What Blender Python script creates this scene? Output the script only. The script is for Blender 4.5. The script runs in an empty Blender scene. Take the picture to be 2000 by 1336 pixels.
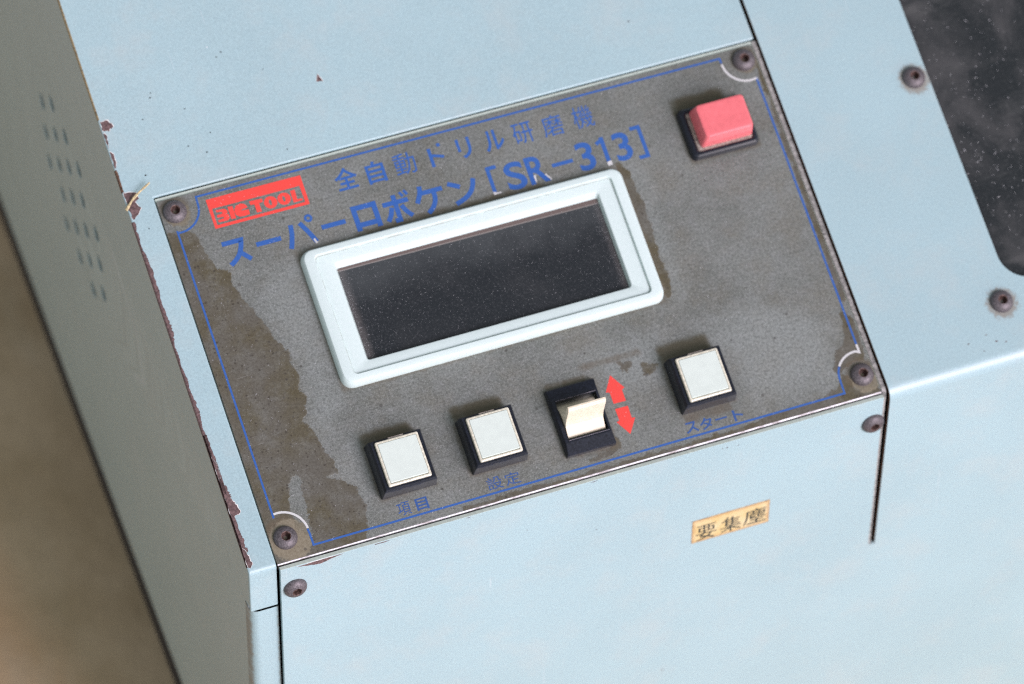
import bpy, bmesh, math, random
import numpy as np
from mathutils import Matrix, Vector

random.seed(7)
rng = np.random.default_rng(11)
S = bpy.context.scene
COL = S.collection
MM = 0.001
Z0 = 0.200                     # height of the fold of the machine above the floor, metres
AL = 0.409881177               # tilt of the sloped console
CA, SA = math.cos(AL), math.sin(AL)
TH = math.pi / 2 - AL          # fold angle between slope and front

# ------------------------------------------------------------------ camera
cam = bpy.data.cameras.new("camera")
cam_o = bpy.data.objects.new("camera", cam)
COL.objects.link(cam_o)
Rw = [[0.9344091356066064, -0.3559905738522351, 0.012258818180238482],
      [-0.25977328407612654, -0.7045962922194264, -0.6603498359721728],
      [0.2437158348879363, 0.613852405971116, -0.7508580528341002]]
Cw = (-272.39884845, -875.08143322, 1143.61073432)
M = Matrix.Identity(4)
for i in range(3):
    M[i][0] = Rw[0][i]
    M[i][1] = -Rw[1][i]
    M[i][2] = -Rw[2][i]
    M[i][3] = Cw[i] * MM + (Z0 if i == 2 else 0)
cam_o.matrix_world = M
cam.sensor_width = 36.0
cam.lens = 9413.78 / 2000 * 36
cam.clip_start = 0.05
cam.clip_end = 200
cam.dof.use_dof = True
cam.dof.focus_distance = 1.455
cam.dof.aperture_fstop = 11.0
S.camera = cam_o

# ------------------------------------------------------------------ light
SUN_EL, SUN_AZ = math.radians(25), math.radians(24)     # azimuth from -y toward +x
ldir = Vector((math.cos(SUN_EL) * math.sin(SUN_AZ), -math.cos(SUN_EL) * math.cos(SUN_AZ), math.sin(SUN_EL)))
world = bpy.data.worlds.new("World")
S.world = world
world.use_nodes = True
wn = world.node_tree
bg = wn.nodes["Background"]
sky = wn.nodes.new("ShaderNodeTexSky")
sky.sky_type = 'NISHITA'
sky.sun_disc = False
sky.sun_elevation = SUN_EL
sky.sun_rotation = math.pi - SUN_AZ
sky.air_density = 1.0
sky.dust_density = 1.0
sky.ozone_density = 1.0
hs = wn.nodes.new('ShaderNodeHueSaturation')
hs.inputs['Saturation'].default_value = 0.22
wn.links.new(sky.outputs[0], hs.inputs['Color'])
wn.links.new(hs.outputs[0], bg.inputs[0])
bg.inputs[1].default_value = 0.12
sun = bpy.data.lights.new("sun", 'SUN')
sun.energy = 2.35
sun.angle = math.radians(30)
sun.color = (1.0, 0.84, 1.0)
sun_o = bpy.data.objects.new("sun", sun)
sun_o.rotation_euler = ldir.to_track_quat('Z', 'Y').to_euler()
sun_o.location = (0.5, -1.5, 1.5)
COL.objects.link(sun_o)
S.view_settings.view_transform = 'Standard'
S.view_settings.look = 'None'
S.view_settings.exposure = 0.40
S.view_settings.gamma = 1.0
S.cycles.max_bounces = 8
S.cycles.use_denoising = False
S.cycles.filter_width = 1.15


# ------------------------------------------------------------------ node helpers
class NT:
    def __init__(self, name):
        self.m = bpy.data.materials.new(name)
        self.m.use_nodes = True
        self.t = self.m.node_tree
        self.b = self.t.nodes["Principled BSDF"]

    def n(self, typ, **kw):
        x = self.t.nodes.new(typ)
        for k, v in kw.items():
            setattr(x, k, v)
        return x

    def link(self, a, b):
        self.t.links.new(a, b)

    def put(self, sock, v):
        if hasattr(v, "is_linked") or isinstance(v, bpy.types.NodeSocket):
            self.link(v, sock)
        elif isinstance(v, (tuple, list)) and len(v) == 3 and sock.type == 'RGBA':
            sock.default_value = (*v, 1)
        else:
            sock.default_value = v

    def math(self, op, a, b=0.0, c=None):
        x = self.n("ShaderNodeMath", operation=op)
        self.put(x.inputs[0], a)
        self.put(x.inputs[1], b)
        if c is not None:
            self.put(x.inputs[2], c)
        return x.outputs[0]

    def mix(self, f, a, b, blend='MIX'):
        x = self.n("ShaderNodeMix", data_type='RGBA', blend_type=blend)
        self.put(x.inputs[0], f)
        self.put(x.inputs[6], a)
        self.put(x.inputs[7], b)
        return x.outputs[2]

    def step(self, v, lo, hi, a=0.0, b=1.0):
        x = self.n("ShaderNodeMapRange", interpolation_type='SMOOTHSTEP')
        self.put(x.inputs[0], v)
        x.inputs[1].default_value = lo
        x.inputs[2].default_value = hi
        x.inputs[3].default_value = a
        x.inputs[4].default_value = b
        return x.outputs[0]

    def attr(self, name, vec=False):
        x = self.n("ShaderNodeAttribute", attribute_name=name)
        return x.outputs[1] if vec else x.outputs[2]

    def noise(self, vec, scale, detail=3.0, rough=0.55, stretch=None, dist=0.0):
        if stretch:
            vm = self.n("ShaderNodeVectorMath", operation='MULTIPLY')
            self.link(vec, vm.inputs[0])
            vm.inputs[1].default_value = stretch
            vec = vm.outputs[0]
        x = self.n("ShaderNodeTexNoise")
        self.link(vec, x.inputs["Vector"])
        x.inputs["Scale"].default_value = scale
        x.inputs["Detail"].default_value = detail
        x.inputs["Roughness"].default_value = rough
        x.inputs["Distortion"].default_value = dist
        return x.outputs[0]

    def spots(self, vec, scale, keep, r0, r1):
        """sparse round specks: a few voronoi cells kept"""
        x = self.n("ShaderNodeTexVoronoi")
        self.link(vec, x.inputs["Vector"])
        x.inputs["Scale"].default_value = scale
        sep = self.n("ShaderNodeSeparateColor")
        self.link(x.outputs["Color"], sep.inputs[0])
        k = self.math('GREATER_THAN', sep.outputs[0], 1 - keep)
        rad = self.math('MULTIPLY_ADD', sep.outputs[1], r1 - r0, r0)
        d = self.math('SUBTRACT', rad, x.outputs["Distance"])
        return self.math('MULTIPLY', k, self.step(d, 0.0, 0.04))

    def bump(self, h, strength, dist=0.0002):
        x = self.n("ShaderNodeBump")
        self.put(x.inputs["Height"], h)
        x.inputs["Strength"].default_value = strength
        x.inputs["Distance"].default_value = dist
        self.link(x.outputs[0], self.b.inputs["Normal"])

    def near(self, vec, pts, r0, r1):
        """1 at any of the points (x, s) in mm, falling to 0 between r0 and r1"""
        out = None
        flat = self.n("ShaderNodeVectorMath", operation='MULTIPLY')
        self.link(vec, flat.inputs[0])
        flat.inputs[1].default_value = (1, 1, 0)
        for p in pts:
            x = self.n("ShaderNodeVectorMath", operation='DISTANCE')
            self.link(flat.outputs[0], x.inputs[0])
            x.inputs[1].default_value = (p[0], p[1], 0)
            v = x.outputs["Value"]
            out = v if out is None else self.math('MINIMUM', out, v)
        return out

    def out(self, color=None, rough=None, metal=None, spec=None):
        for nm, v in (("Base Color", color), ("Roughness", rough), ("Metallic", metal), ("Specular IOR Level", spec)):
            if v is not None:
                self.put(self.b.inputs[nm], v)
        return self.m


def lin(r, g, b):
    f = lambda c: (c / 255) / 12.92 if c / 255 <= 0.04045 else ((c / 255 + 0.055) / 1.055) ** 2.4
    return (f(r), f(g), f(b))


PAINT = (0.322, 0.463, 0.482)
RUST = (0.075, 0.045, 0.042)
PRIMER = (0.125, 0.080, 0.076)


def paint_material(name, halo=(), halo_r=(3.6, 5.6), grime_lines=(), base=PAINT):
    t = NT(name)
    p = t.attr("pos", True)
    big = t.noise(p, 0.018, 2)
    mid = t.noise(p, 0.35, 4, 0.6)
    fine = t.noise(p, 1.5, 3, 0.75)
    c = t.mix(t.step(big, 0.3, 0.7), tuple(v * 0.97 for v in base), tuple(v * 1.03 for v in base))
    c = t.mix(t.step(mid, 0.35, 0.75, 0, 0.10), c, (0.42, 0.50, 0.47))
    c = t.mix(t.step(fine, 0.40, 0.72, 0, 0.50), c, tuple(min(1, v * 1.28) for v in base))
    c = t.mix(t.step(fine, 0.28, 0.46, 0.34, 0), c, tuple(v * 0.72 for v in base))
    c = t.mix(t.step(t.noise(p, 0.045, 5, 0.7), 0.46, 0.72, 0, 0.26), c, (0.45, 0.49, 0.46))
    scr = t.noise(p, 0.22, 2, 0.6, stretch=(3.5, 0.12, 1), dist=0.6)
    c = t.mix(t.step(scr, 0.735, 0.76, 0, 0.30), c, (0.62, 0.66, 0.66))
    c = t.mix(t.spots(p, 0.085, 0.30, 0.012, 0.05), c, (0.07, 0.075, 0.08))
    c = t.mix(t.math('MULTIPLY', t.spots(p, 0.16, 0.20, 0.02, 0.055), 0.8), c, (0.85, 0.88, 0.88))
    if halo:
        d = t.near(p, halo, *halo_r)
        dn = t.math('ADD', d, t.math('MULTIPLY', t.math('SUBTRACT', t.noise(p, 0.8, 4), 0.5), 5.0))
        c = t.mix(t.step(dn, halo_r[0], halo_r[1], 0.62, 0.0), c, (0.20, 0.125, 0.065))
    for axis, at, w in grime_lines:
        sep = t.n("ShaderNodeSeparateXYZ")
        t.link(p, sep.inputs[0])
        d = t.math('ABSOLUTE', t.math('SUBTRACT', sep.outputs[axis], at))
        dn = t.math('ADD', d, t.math('MULTIPLY', t.math('SUBTRACT', t.noise(p, 0.5, 4), 0.45), w * 2))
        c = t.mix(t.step(dn, 0, w, 0.65, 0.0), c, (0.17, 0.13, 0.085))
    h = t.math('ADD', t.math('MULTIPLY', fine, 0.6), t.math('MULTIPLY', t.noise(p, 0.9, 2), 0.6))
    t.bump(h, 0.30, 0.0001)
    return t.out(c, t.math('MULTIPLY_ADD', fine, 0.14, 0.27), 0.0, 0.5)


def simple(name, color, rough=0.5, metal=0.0, spec=0.5, scale=1.0, amt=0.25, bump=0.1, dust=0.0):
    """a plain material with grain, some uneven wear and optional pale dust specks"""
    t = NT(name)
    p = t.attr("pos", True)
    f = t.noise(p, 1.6 * scale, 4, 0.65)
    c = t.mix(t.step(f, 0.3, 0.7), tuple(v * (1 - amt) for v in color), tuple(min(1, v * (1 + amt)) for v in color))
    if dust:
        d = t.noise(p, 2.6, 3, 0.75)
        c = t.mix(t.step(d, 0.60, 0.75, 0, dust), c, (0.36, 0.37, 0.38))
        c = t.mix(t.math('MULTIPLY', t.spots(p, 1.1, 0.25, 0.05, 0.16), min(1, dust * 1.6)), c, (0.5, 0.5, 0.47))
    if bump:
        t.bump(t.noise(p, 3.0, 2), bump, 0.0001)
    return t.out(c, t.math('MULTIPLY_ADD', f, 0.16, rough - 0.08), metal, spec)


def print_material(name, color, fade=0.25):
    t = NT(name)
    p = t.attr("pos", True)
    f = t.noise(p, 2.4, 4, 0.75)
    c = t.mix(t.step(f, 0.45, 0.8, 0, fade), color, (0.33, 0.36, 0.38))
    c = t.mix(t.math('MULTIPLY', t.spots(p, 0.9, 0.22, 0.05, 0.14), 0.75), c, (0.5, 0.52, 0.52))
    return t.out(c, 0.5, 0.0, 0.4)


# ------------------------------------------------------------------ object helpers
WM = {}


def finish(name, me, mat, parent=None, bevel=None, smooth=False, mats=None, center=True):
    """link a mesh whose vertices are in mm (machine frame); origin goes to its middle"""
    n = len(me.vertices)
    co = np.empty(n * 3, dtype=np.float32)
    me.vertices.foreach_get("co", co)
    co = co.reshape(-1, 3)
    if "pos" not in me.attributes:
        a = me.attributes.new("pos", 'FLOAT_VECTOR', 'POINT')
        a.data.foreach_set("vector", co.ravel())
    w = co * MM
    w[:, 2] += Z0
    c = (w.min(0) + w.max(0)) / 2 if center else np.zeros(3)
    me.vertices.foreach_set("co", (w - c).astype(np.float32).ravel())
    for m_ in (mats or [mat]):
        me.materials.append(m_)
    if smooth:
        me.polygons.foreach_set("use_smooth", [True] * len(me.polygons))
        me.set_sharp_from_angle(angle=math.radians(28))
    me.update()
    o = bpy.data.objects.new(name, me)
    COL.objects.link(o)
    mw = Matrix.Translation(Vector([float(v) for v in c]))
    place(o, mw, parent)
    if bevel:
        b = o.modifiers.new("bevel", 'BEVEL')
        b.width = bevel * MM
        b.segments = 2
        b.limit_method = 'ANGLE'
        b.angle_limit = math.radians(40)
        b.harden_normals = False
    return o


def place(o, mw, parent):
    WM[o.name] = mw
    if parent is not None:
        o.parent = parent
        o.matrix_local = WM[parent.name].inverted() @ mw
    else:
        o.matrix_world = mw


def slope(x, s, h=0.0):
    return (x, s * CA - h * SA, s * SA + h * CA)


def py_mesh(name, verts, faces):
    me = bpy.data.meshes.new(name)
    me.from_pydata([tuple(map(float, v)) for v in verts], [], faces)
    me.update()
    return me


def set_pos(me, pts):
    a = me.attributes.new("pos", 'FLOAT_VECTOR', 'POINT')
    a.data.foreach_set("vector", np.asarray(pts, dtype=np.float32).ravel())


def fold_map(u, h, R, org=(0.0, 0.0)):
    """unrolled coordinate u (>0 up the slope, <0 down the front) to (y, z) with fold radius R"""
    t = R * math.tan(TH / 2)
    arc = R * TH
    if u >= t:
        y, z = u * CA - h * SA, u * SA + h * CA
    elif u >= t - arc:
        b = AL + (t - u) / R
        cy, cz = t * CA + R * SA, t * SA - R * CA
        y, z = cy - (R + h) * math.sin(b), cz + (R + h) * math.cos(b)
    else:
        y, z = -h, -t - ((t - arc) - u)
    return y + org[0], z + org[1]


def fold_us(R, n=7):
    t = R * math.tan(TH / 2)
    return [t - R * TH * i / n for i in range(n + 1)]       # descending from slope to front


def front_u(z, R):
    t = R * math.tan(TH / 2)
    return t - R * TH + z + t


def sheet(xs, us, mask, h0, h1, R, org=(0, 0), wall=None, flat=None):
    """sheet metal on a grid in unrolled coordinates, cells present where mask(x, u); returns mesh (mm)"""
    nx, nu = len(xs), len(us)
    V, P, idx, F, MI = [], [], {}, [], []

    def v(i, j, k):
        key = (i, j, k)
        if key not in idx:
            h = h1 if k else h0
            y, z = fold_map(us[j], h, R, org)
            if flat and flat(xs[i]):
                y, z = org[0] - h, us[j] - front_u(0, R) + org[1]
            idx[key] = len(V)
            V.append((xs[i], y, z))
            P.append((xs[i], us[j], h))
        return idx[key]

    on = lambda i, j: 0 <= i < nx - 1 and 0 <= j < nu - 1 and mask((xs[i] + xs[i + 1]) / 2, (us[j] + us[j + 1]) / 2)
    for i in range(nx - 1):
        for j in range(nu - 1):
            if not on(i, j):
                continue
            F.append((v(i, j, 1), v(i + 1, j, 1), v(i + 1, j + 1, 1), v(i, j + 1, 1)))
            MI.append(0)
            F.append((v(i, j + 1, 0), v(i + 1, j + 1, 0), v(i + 1, j, 0), v(i, j, 0)))
            MI.append(0)
            for (di, dj, a, b) in ((-1, 0, (i, j), (i, j + 1)), (1, 0, (i + 1, j + 1), (i + 1, j)),
                                   (0, -1, (i + 1, j), (i, j)), (0, 1, (i, j + 1), (i + 1, j + 1))):
                if not on(i + di, j + dj):
                    F.append((v(*a, 1), v(*b, 1), v(*b, 0), v(*a, 0)))
                    MI.append(wall(di, dj, xs[i], us[j]) if wall else 0)
    me = py_mesh("sheet", V, F)
    set_pos(me, P)
    me.polygons.foreach_set("material_index", MI)
    bm = bmesh.new()
    bm.from_mesh(me)
    bmesh.ops.recalc_face_normals(bm, faces=bm.faces)
    bm.to_mesh(me)
    bm.free()
    return me


def rrect(x0, s0, x1, s1, r, n=5):
    pts = []
    for cx, cy, a0 in ((x1 - r, s1 - r, 0), (x0 + r, s1 - r, 90), (x0 + r, s0 + r, 180), (x1 - r, s0 + r, 270)):
        for k in range(n + 1):
            a = math.radians(a0 + 90 * k / n)
            pts.append((cx + r * math.cos(a), cy + r * math.sin(a)))
    return pts


def loft(rings, close_top=True, close_bottom=False, conv=slope):
    """rings: list of (points, h) with equal counts"""
    V, F, P = [], [], []
    n = len(rings[0][0])
    for pts, h in rings:
        for k, (x, s) in enumerate(pts):
            hh = h[k] if isinstance(h, (list, tuple)) else h
            V.append(conv(x, s, hh))
            P.append((x, s, hh))
    for r in range(len(rings) - 1):
        for k in range(n):
            a, b = r * n + k, r * n + (k + 1) % n
            F.append((a, b, b + n, a + n))
    if close_top:
        F.append(tuple((len(rings) - 1) * n + k for k in range(n)))
    if close_bottom:
        F.append(tuple(reversed(range(n))))
    me = py_mesh("loft", V, F)
    set_pos(me, P)
    return me


def front(x, z, d=0.0):
    return (x, -1.7 - d, z)


def side(y, z, d=0.0):
    return (-9.0 - d, y, z)


def slab(pts, h0, h1, conv=slope):
    a = sum(pts[i][0] * pts[(i + 1) % len(pts)][1] - pts[(i + 1) % len(pts)][0] * pts[i][1] for i in range(len(pts)))
    if a < 0:
        pts = pts[::-1]
    return loft([(pts, h0), (pts, h1)], True, True, conv)


def join_mesh(parts):
    V, F, P = [], [], []
    for me in parts:
        o = len(V)
        P += [tuple(d.vector) for d in me.attributes["pos"].data] if "pos" in me.attributes else [tuple(v.co) for v in me.vertices]
        V += [tuple(v.co) for v in me.vertices]
        F += [tuple(o + i for i in p.vertices) for p in me.polygons]
        bpy.data.meshes.remove(me)
    m = py_mesh("joined", V, F)
    set_pos(m, P)
    return m


def smooth_path(pts, n=6):
    out = []
    for i in range(len(pts) - 1):
        p0 = pts[max(i - 1, 0)]
        p1, p2 = pts[i], pts[i + 1]
        p3 = pts[min(i + 2, len(pts) - 1)]
        for k in range(n):
            t = k / n
            out.append(tuple(0.5 * (2 * p1[d] + (p2[d] - p0[d]) * t + (2 * p0[d] - 5 * p1[d] + 4 * p2[d] - p3[d]) * t * t
                                    + (3 * p1[d] - p0[d] - 3 * p2[d] + p3[d]) * t ** 3) for d in (0, 1)))
    out.append(pts[-1])
    return out


_lay = [0]


def ribbon(pts, w, h, conv=slope, closed=False):
    """flat stroke of width w (or a list of widths) along a polyline, with mitred joints"""
    n = len(pts)
    L, Rr = [], []
    ws = w if isinstance(w, (list, tuple)) else [w] * n
    for i in range(n):
        a = pts[i - 1] if (i > 0 or closed) else None
        b = pts[(i + 1) % n] if (i < n - 1 or closed) else None
        p = pts[i]
        d1 = Vector((p[0] - a[0], p[1] - a[1])).normalized() if a else None
        d2 = Vector((b[0] - p[0], b[1] - p[1])).normalized() if b else None
        d1 = d1 or d2
        d2 = d2 or d1
        n1, n2 = Vector((-d1.y, d1.x)), Vector((-d2.y, d2.x))
        m = (n1 + n2)
        m = m.normalized() if m.length > 1e-6 else n1
        k = ws[i] / 2 / max(0.45, m.dot(n1))
        L.append((p[0] + m.x * k, p[1] + m.y * k))
        Rr.append((p[0] - m.x * k, p[1] - m.y * k))
    _lay[0] = (_lay[0] + 1) % 12
    hh = h + 0.0025 * _lay[0]
    V = [conv(x, s, hh) for x, s in L + Rr]
    P = [(x, s, hh) for x, s in L + Rr]
    F = [(i, n + i, n + (i + 1) % n, (i + 1) % n) for i in range(n if closed else n - 1)]
    me = py_mesh("ribbon", V, F)
    set_pos(me, P)
    return me


def poly(pts, h, conv=slope):
    _lay[0] = (_lay[0] + 1) % 12
    hh = h + 0.0025 * _lay[0]
    me = py_mesh("poly", [conv(x, s, hh) for x, s in pts], [tuple(range(len(pts)))])
    set_pos(me, [(x, s, hh) for x, s in pts])
    return me


def filled(loops, h, conv=slope):
    """filled outline with holes"""
    bm = bmesh.new()
    es = []
    for lp in loops:
        vs = [bm.verts.new((x, s, 0)) for x, s in lp]
        es += [bm.edges.new((vs[i], vs[(i + 1) % len(vs)])) for i in range(len(vs))]
    bmesh.ops.triangle_fill(bm, use_beauty=True, use_dissolve=False, edges=es)
    bm.verts.index_update()
    pts = [(v.co.x, v.co.y) for v in bm.verts]
    F = []
    for f in bm.faces:
        ix = [v.index for v in f.verts]
        if f.normal.z < 0:
            ix.reverse()
        F.append(tuple(ix))
    bm.free()
    _lay[0] = (_lay[0] + 1) % 12
    hh = h + 0.0025 * _lay[0]
    me = py_mesh("filled", [conv(x, s, hh) for x, s in pts], F)
    set_pos(me, [(x, s, hh) for x, s in pts])
    return me


FC = bpy.data.curves.new("glyphs", 'FONT')
FO = bpy.data.objects.new("glyphs", FC)
COL.objects.link(FO)


def glyph(ch, box, h, bold=0.0, conv=slope):
    """one character of the built-in font, fitted to a box (x0, s0, x1, s1)"""
    FC.body = ch
    FC.offset = bold
    FC.resolution_u = 5
    dg = bpy.context.evaluated_depsgraph_get()
    dg.update()
    m = bpy.data.meshes.new_from_object(FO.evaluated_get(dg))
    co = np.array([v.co[:2] for v in m.vertices])
    F = [tuple(p.vertices) for p in m.polygons]
    bpy.data.meshes.remove(m)
    lo, hi = co.min(0), co.max(0)
    x0, s0, x1, s1 = box
    q = (co - lo) / (hi - lo) * [x1 - x0, s1 - s0] + [x0, s0]
    me = py_mesh("glyph", [conv(x, s, h) for x, s in q], F)
    set_pos(me, [(x, s, h) for x, s in q])
    return me


def jag(pts, amp, n=5, closed=True):
    """roughen an outline"""
    out = []
    m = len(pts)
    for i in range(m if closed else m - 1):
        a, b = pts[i], pts[(i + 1) % m]
        for k in range(n):
            t = k / n
            j = amp if k else amp * 0.4
            out.append((a[0] + (b[0] - a[0]) * t + random.uniform(-j, j), a[1] + (b[1] - a[1]) * t + random.uniform(-j, j)))
    if not closed:
        out.append(pts[-1])
    return out


def circle(cx, cy, rx, ry=None, n=28):
    ry = ry or rx
    return [(cx + rx * math.cos(2 * math.pi * k / n), cy + ry * math.sin(2 * math.pi * k / n)) for k in range(n)]


def tag(o, label=None, cat=None, kind=None, group=None):
    if label:
        o["label"] = label
    if cat:
        o["category"] = cat
    if kind:
        o["kind"] = kind
    if group:
        o["group"] = group
    return o


# ------------------------------------------------------------------ materials
COVER_SCREWS = [(247.2, 97.0), (247.8, 17.6)]
m_paint = paint_material("blue_grey_paint", grime_lines=())
m_cover = paint_material("blue_grey_paint_cover", halo=[(a_, b_ - 0.5) for a_, b_ in COVER_SCREWS], halo_r=(3.9, 6.0))
m_post = paint_material("blue_grey_paint_post", grime_lines=((0, -0.2, 0.9), (0, -9.1, 0.9)))
m_frame_and_lit_edge = paint_material("pale_green_paint_and_lit_edge", base=(0.50, 0.58, 0.50))
m_grimy = simple("grimy_grey_paint", (0.27, 0.27, 0.25), 0.45, 0.0, 0.5, 0.6, 0.45, 0.2)
m_primer = simple("brown_primer", PRIMER, 0.62, 0.0, 0.4, 0.8, 0.45, 0.4)
m_rust = simple("rusty_edge", (0.12, 0.07, 0.045), 0.7, 0.0, 0.3, 0.9, 0.7, 0.4)
m_tan = simple("tan_edge_stain", (0.27, 0.21, 0.11), 0.6, amt=0.5)
m_chiprim = simple("chipped_paint_rim", (0.72, 0.74, 0.70), 0.5, amt=0.15)
m_white = simple("bezel_plastic", (0.63, 0.75, 0.72), 0.42, 0.0, 0.5, 0.8, 0.06, 0.06)
m_black = simple("black_plastic", (0.010, 0.013, 0.020), 0.24, 0.0, 0.42, 1.0, 0.4, 0.0, dust=0.06)
m_lens = simple("yellowed_clear_plastic", (0.64, 0.63, 0.50), 0.14, 0.0, 0.5, 0.7, 0.25, 0.05)
m_label = simple("white_button_insert", (0.60, 0.69, 0.62), 0.26, 0.0, 0.5, 0.3, 0.03, 0.0)
m_cream = simple("cream_plastic", (0.80, 0.73, 0.55), 0.38, 0.0, 0.5, 0.6, 0.10, 0.05)
m_red = simple("red_plastic", (0.74, 0.165, 0.178), 0.30, 0.0, 0.5, 0.35, 0.06, 0.0)
m_grit = simple("grimy_metal_insert", (0.30, 0.27, 0.23), 0.55, 0.25, 0.5, 1.6, 0.6, 0.5)
m_dark = simple("dark_interior_and_shade", (0.012, 0.012, 0.011), 0.8)
m_screw = simple("blackened_screw_steel", (0.120, 0.108, 0.112), 0.52, 0.35, 0.5, 1.2, 0.45, 0.3)
m_socket = simple("rusty_socket", (0.10, 0.060, 0.050), 0.6, 0.2, 0.5, 1.2, 0.5, 0.3)
m_blue = print_material("blue_ink", (0.022, 0.100, 0.345), 0.20)
m_bluethin = print_material("worn_blue_ink", (0.022, 0.080, 0.26), 0.25)
m_redink = print_material("red_ink", (0.74, 0.060, 0.045), 0.10)
m_whiteink = print_material("white_underprint", (0.56, 0.58, 0.56), 0.6)
m_lint = simple("pale_lint", (0.60, 0.62, 0.63), 0.9, amt=0.3)
m_straw = simple("straw", (0.48, 0.40, 0.22), 0.7, amt=0.4)
m_side_shaded = paint_material("blue_grey_paint_shaded_side", base=(0.345, 0.43, 0.41))  # shaded copy of the same paint, warm shade put into its base


def plate_material():
    t = NT("worn_metal_plate")
    p = t.attr("pos", True)
    d = t.attr("d_stain")
    dl = t.attr("d_light")
    dg = t.attr("d_grime_shade")
    do = t.attr("d_olive_shade")
    dp = t.attr("d_paste")
    n_big = t.noise(p, 0.030, 3, 0.6)
    n_mid = t.noise(p, 0.22, 5, 0.65)
    n_fine = t.noise(p, 1.15, 3, 0.8)
    n_grain = t.noise(p, 2.4, 2, 0.85)
    brush = t.noise(p, 1.0, 4, 0.7, stretch=(0.05, 2.6, 1))
    # bare metal, blotched lighter and darker
    c = t.mix(t.step(n_big, 0.32, 0.68), (0.172, 0.188, 0.166), (0.245, 0.268, 0.244))
    c = t.mix(t.step(n_mid, 0.42, 0.72, 0, 0.45), c, (0.30, 0.32, 0.31))
    c = t.mix(t.step(t.noise(p, 0.075, 4, 0.65), 0.42, 0.70, 0, 0.45), c, (0.200, 0.188, 0.142))
    c = t.mix(t.step(t.noise(p, 0.5, 4, 0.7), 0.50, 0.70, 0, 0.35), c, (0.33, 0.34, 0.32))
    # pale worn streaks, with soft sheen patches painted in
    ml = t.step(t.math('ADD', dl, t.math('MULTIPLY', t.math('SUBTRACT', n_mid, 0.5), 9.0)), -5.0, 6.0)
    c = t.mix(t.math('MULTIPLY', ml, 0.50), c, (0.34, 0.38, 0.36))
    c = t.mix(t.step(n_fine, 0.34, 0.60, 0.50, 0.0), c, (0.066, 0.070, 0.060))
    c = t.mix(t.step(n_grain, 0.52, 0.70, 0, 0.58), c, (0.52, 0.56, 0.52))
    c = t.mix(t.step(brush, 0.5, 0.75, 0, 0.22), c, (0.42, 0.42, 0.40))
    # brown varnish left where it has not worn off
    edge = t.math('ADD', t.math('MULTIPLY', t.math('SUBTRACT', n_mid, 0.5), 5.0), t.math('MULTIPLY', t.math('SUBTRACT', n_fine, 0.5), 2.0))
    ms = t.step(t.math('ADD', d, edge), -0.10, 0.22)
    vb = t.mix(t.step(t.noise(p, 0.06, 3), 0.35, 0.68), (0.112, 0.108, 0.086), (0.088, 0.076, 0.038))
    vb = t.mix(t.math('MULTIPLY', t.spots(p, 0.75, 0.55, 0.10, 0.34), 0.75), vb, (0.036, 0.029, 0.020))
    vb = t.mix(t.step(n_fine, 0.36, 0.56, 0.40, 0), vb, (0.045, 0.036, 0.024))
    vb = t.mix(t.step(n_grain, 0.54, 0.72, 0, 0.34), vb, (0.24, 0.22, 0.18))
    thin = t.step(t.noise(p, 0.16, 5, 0.75), 0.34, 0.56, 0.74, 0.97)
    c = t.mix(t.math('MULTIPLY', ms, thin), c, vb)
    # greasy grime round controls and screws, cast shade above the controls painted in
    mg = t.step(t.math('ADD', dg, t.math('MULTIPLY', t.math('SUBTRACT', n_mid, 0.5), 3.4)), -0.5, 1.5)
    c = t.mix(t.math('MULTIPLY', mg, 0.62), c, (0.125, 0.100, 0.062))
    grit = t.step(t.noise(p, 1.7, 4, 0.8), 0.55, 0.68)
    c = t.mix(t.math('MULTIPLY', t.math('MULTIPLY', grit, mg), 0.5), c, (0.34, 0.27, 0.19))
    mo = t.step(t.math('ADD', do, t.math('MULTIPLY', t.math('SUBTRACT', n_mid, 0.5), 2.6)), -1.2, 1.2)  # olive grease tone and cast shade above the controls, put into the colour
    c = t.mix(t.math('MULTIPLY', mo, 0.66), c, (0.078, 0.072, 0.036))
    mp = t.step(t.math('ADD', dp, t.math('MULTIPLY', t.math('SUBTRACT', t.noise(p, 0.6, 5, 0.75), 0.5), 4.0)), -0.4, 0.5)
    c = t.mix(t.math('MULTIPLY', mp, 0.8), c, t.mix(n_fine, (0.13, 0.10, 0.055), (0.36, 0.34, 0.25)))
    # fine scratches
    sc = t.noise(p, 1.0, 2, 0.6, stretch=(0.09, 3.4, 1), dist=0.25)
    c = t.mix(t.step(sc, 0.70, 0.76, 0, 0.35), c, (0.45, 0.46, 0.44))
    # dark pits
    c = t.mix(t.math('MULTIPLY', t.spots(p, 0.30, 0.16, 0.05, 0.20), 0.55), c, (0.055, 0.050, 0.042))
    r = t.math('MULTIPLY_ADD', n_fine, 0.20, 0.36)
    r = t.math('SUBTRACT', r, t.math('MULTIPLY', ms, 0.06))
    met = t.math('MULTIPLY_ADD', ms, -0.35, 0.50)
    t.bump(t.math('ADD', t.math('MULTIPLY', ms, 0.7), t.math('MULTIPLY', n_grain, 0.8)), 0.45, 0.0001)
    return t.out(c, r, met, 0.5)


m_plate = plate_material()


def lip_material():
    t = NT("polished_metal_lip")
    p = t.attr("pos", True)
    c = t.mix(t.step(t.noise(p, 0.5, 5, 0.75, stretch=(0.35, 2.5, 1)), 0.42, 0.62, 0, 0.85), (0.30, 0.31, 0.32), (0.08, 0.07, 0.06))
    t.bump(t.noise(p, 1.2, 2), 0.12, 0.0001)
    return t.out(c, 0.36, 0.85, 0.5)


m_lip = lip_material()


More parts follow.
